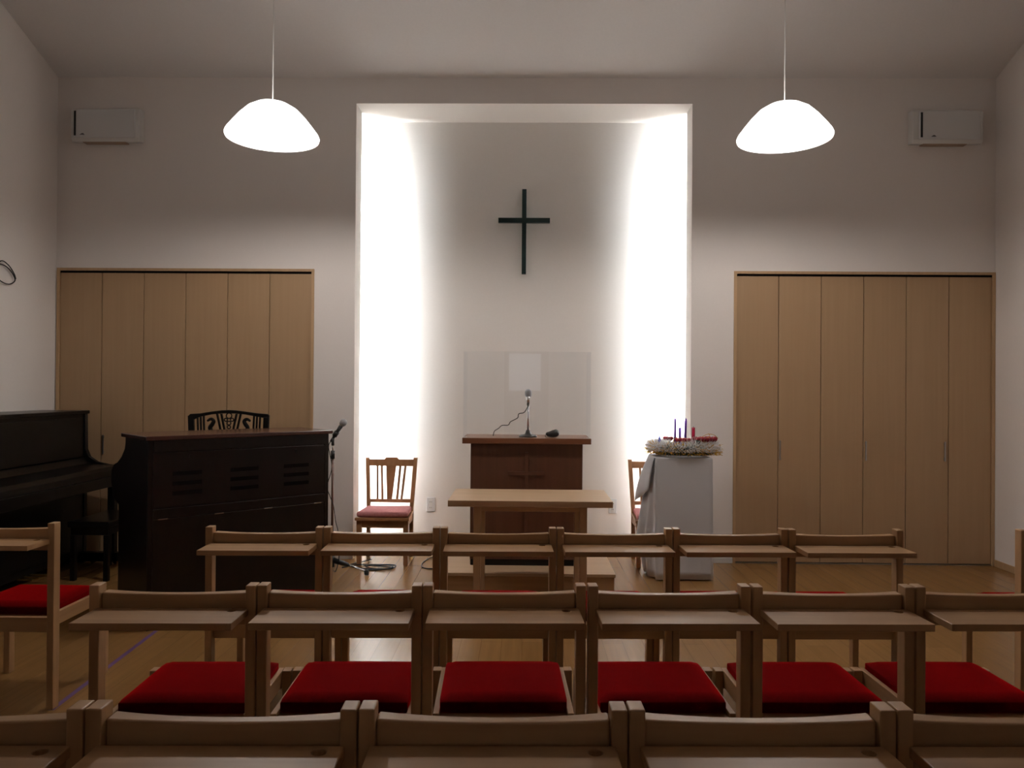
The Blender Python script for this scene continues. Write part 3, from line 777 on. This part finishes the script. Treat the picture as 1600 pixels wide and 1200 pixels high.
for cx, cz, r in ((0, 1.19, .02), (-.022, 1.16, .012), (.022, 1.16, .012), (0, 1.135, .014), (0, 1.105, .012)):
    orn.tube([(cx + r * math.cos(2 * PI * k / 14), 0, cz + r * math.sin(2 * PI * k / 14)) for k in range(14)], .0045, 6, closed=True)
orn.build('carved_ornament', E_, t, smooth=True)
MB().box(-.235, .235, -.010, .010, .90, .93).box(-.235, .235, -.010, .010, .56, .60).build('cross_rail', E_, t, bevel=.002)
MB().box(-.255, .255, -.01, .40, .42, .47).build('seat', M['ebony'], t, bevel=.008)

# ================================================================ CONGREGATION CHAIRS
HW = .2482          # half width of a chair
PW = .030           # post width
def tray_mesh():
    m = MB(); bm = m.bm
    x0, x1, y0, y1, zt, zb_ = -.227, .227, -.172, -.020, .740, .719
    hx, hy, r, q = .186, -.045, .0135, .02
    def layer(z):
        O = [bm.verts.new(p) for p in ((x0, y0, z), (x1, y0, z), (x1, y1, z), (x0, y1, z))]
        sq, ci = [], []
        for k in range(16):
            a = 2 * PI * (k + .5) / 16 - PI * .75 - PI / 16
            a = -PI * .75 + 2 * PI * k / 16
            c, s = math.cos(a), math.sin(a); f = q / max(abs(c), abs(s))
            sq.append(bm.verts.new((hx + f * c, hy + f * s, z))); ci.append(bm.verts.new((hx + r * c, hy + r * s, z)))
        for i in range(4):
            bm.faces.new([O[i], O[(i + 1) % 4]] + [sq[(4 * (i + 1) - k) % 16] for k in range(5)])
        for k in range(16): bm.faces.new([sq[k], sq[(k + 1) % 16], ci[(k + 1) % 16], ci[k]])
        return O, ci
    O1, c1 = layer(zt); O2, c2 = layer(zb_)
    for i in range(4): bm.faces.new([O1[i], O1[(i + 1) % 4], O2[(i + 1) % 4], O2[i]])
    for k in range(16): bm.faces.new([c1[k], c1[(k + 1) % 16], c2[(k + 1) % 16], c2[k]])
    return m
def cushion_mesh():
    m = MB(); bm = m.bm
    x0, x1, y0, y1 = -.202, .202, .056, .414
    nx, ny = 12, 12
    top = [[None] * (ny + 1) for _ in range(nx + 1)]
    for i in range(nx + 1):
        for j in range(ny + 1):
            u, v = i / nx * 2 - 1, j / ny * 2 - 1
            # rounded corners in plan
            x = (x0 + x1) / 2 + u * (x1 - x0) / 2; y = (y0 + y1) / 2 + v * (y1 - y0) / 2
            e = max(abs(u), abs(v))
            z = .434 + .004 * (1 - u * u) * (1 - v * v)
            if e > .999: z = .422
            x *= 1 if abs(v) < .999 else .985
            y = y if abs(u) < .999 else (y0 + y1) / 2 + (y - (y0 + y1) / 2) * .985
            top[i][j] = bm.verts.new((x, y, z))
    for i in range(nx):
        for j in range(ny): bm.faces.new([top[i][j], top[i + 1][j], top[i + 1][j + 1], top[i][j + 1]])
    edge = [top[i][0] for i in range(nx + 1)] + [top[nx][j] for j in range(1, ny + 1)] + [top[i][ny] for i in range(nx - 1, -1, -1)] + [top[0][j] for j in range(ny - 1, 0, -1)]
    low = [bm.verts.new((v.co.x, v.co.y, .392)) for v in edge]; bot = [bm.verts.new((v.co.x * .97, .235 + (v.co.y - .235) * .97, .386)) for v in edge]
    n = len(edge)
    for k in range(n):
        bm.faces.new([edge[k], low[k], low[(k + 1) % n], edge[(k + 1) % n]])
        bm.faces.new([low[k], bot[k], bot[(k + 1) % n], low[(k + 1) % n]])
    bm.faces.new(bot)
    return m
def make_chair():
    t = thing('congregation_chair', '', 'chair')
    for s in (-1, 1):
        a, b = sorted((s * HW, s * (HW - PW)))
        # rear post: full height, slight backward lean above the seat
        MB().box(a, b, -.023, .023, 0, .808).build('back_post', M['oak_z'], t, bevel=.003)
        MB().box(a, b, .385, .425, 0, .402).build('front_leg', M['oak_z'], t, bevel=.003)
        a2, b2 = sorted((s * (HW - .0485), s * (HW - .0295)))
        MB().box(a2, b2, .023, .418, .345, .402).build('side_rail', M['oak_y'], t, bevel=.002)
    MB().box(-.2175, .2175, .0, .02, .328, .392).build('rear_rail', M['oak_x'], t, bevel=.002)
    MB().box(-.2175, .2175, .392, .412, .335, .39).build('front_rail', M['oak_x'], t, bevel=.002)
    MB().box(-.202, .202, .02, .392, .372, .386).build('seat_board', M['oak_x'], t)
    # curved top rail: flat behind, hollowed in front, dipping slightly at mid-length
    n = 16
    r = MB(); bm = r.bm; rows = []
    for k in range(n + 1):
        x = -.2175 + .435 * k / n; c = 1 - (2 * k / n - 1) ** 2
        yb, yf = -.008 - .004 * c, .020 - .016 * c
        zt = .783 - .004 * c; zb_ = .742 - .02
        rows.append([bm.verts.new(p) for p in ((x, yb, zb_), (x, yf + .012, zb_), (x, yf + .012, zt), (x, yb, zt))])
    for p, q in zip(rows, rows[1:]):
        for i in range(4): bm.faces.new([p[i], q[i], q[(i + 1) % 4], p[(i + 1) % 4]])
    bm.faces.new(rows[0]); bm.faces.new(rows[-1])
    r.build('top_rail', M['oak_x'], t, bevel=.004)
    tray_mesh().build('book_tray', M['oak_x'], t, bevel=.002)
    MB().box(-.2175, .2175, -.021, .012, .690, .719).build('tray_support', M['oak_x'], t, bevel=.002)
    cushion_mesh().build('seat_cushion', M['red'], t, bevel=.006, seg=3, smooth=True)
    return t
proto = make_chair(); used = [False]
def chair(x, y, rz, label, group, sx=1.0):
    if not used[0]:
        used[0] = True; c = proto; c.location = (x, y, 0); c.rotation_euler = (0, 0, rz); c['label'] = label
    else: c = copy_tree(proto, label, (x, y, 0), rz)
    c['group'] = group; c.scale = (sx, 1, 1)
    return c
G1, G2, G3 = 'front row of linked chairs', 'second row of linked chairs', 'nearest row of linked chairs'
ordn = ['first', 'second', 'third', 'fourth', 'fifth', 'sixth']
wh1 = ['behind the dark organ', 'behind the organ\'s right end', 'before the table\'s left half', 'before the table\'s right half', 'behind the white-draped stand', 'before the right closet']
for k in range(6):
    x = -.104 + .5000 * (k - 2)
    y = 3.345 + .031 * (x - .147) - .022 + random.uniform(-.004, .004)
    chair(x, y, .031 + random.uniform(-.003, .003), 'wooden tray chair, %s from left in front row, %s' % (ordn[k], wh1[k]), G1)
wh2 = ['at the left end', 'second cushion along', 'just left of centre', 'just right of centre', 'second-last cushion', 'cut by right picture edge']
for k in range(6):
    x = -.054 + .5035 * (k - 2) + (.0085 if k == 0 else .0042 if k == 1 else 0)
    y = 2.378 + .034 * (x + .05) - .022 + random.uniform(-.003, .003)
    chair(x, y, .033 + random.uniform(-.003, .003), 'red-cushioned wooden chair, %s from left in second row, %s' % (ordn[k], wh2[k]), G2)
wh3 = ['cut by left edge', 'left of centre', 'mid-row', 'right of centre', 'cut by right edge']
for k in range(5):
    x = -.053 + .5065 * (k - 2)
    y = 1.482 + .028 * (x + .05) - .022
    chair(x, y, .026 + random.uniform(-.004, .004), 'wooden tray chair, %s from left in the nearest row, %s' % (ordn[k], wh3[k]), G3, 1.014)
chair(-2.278, 3.325, .0, 'single wooden chair at the far left, by the black upright piano', 'side block chairs')
chair(2.408, 3.385, .0, 'wooden chair at the far right picture edge, only its post and seat corner showing', 'side block chairs')
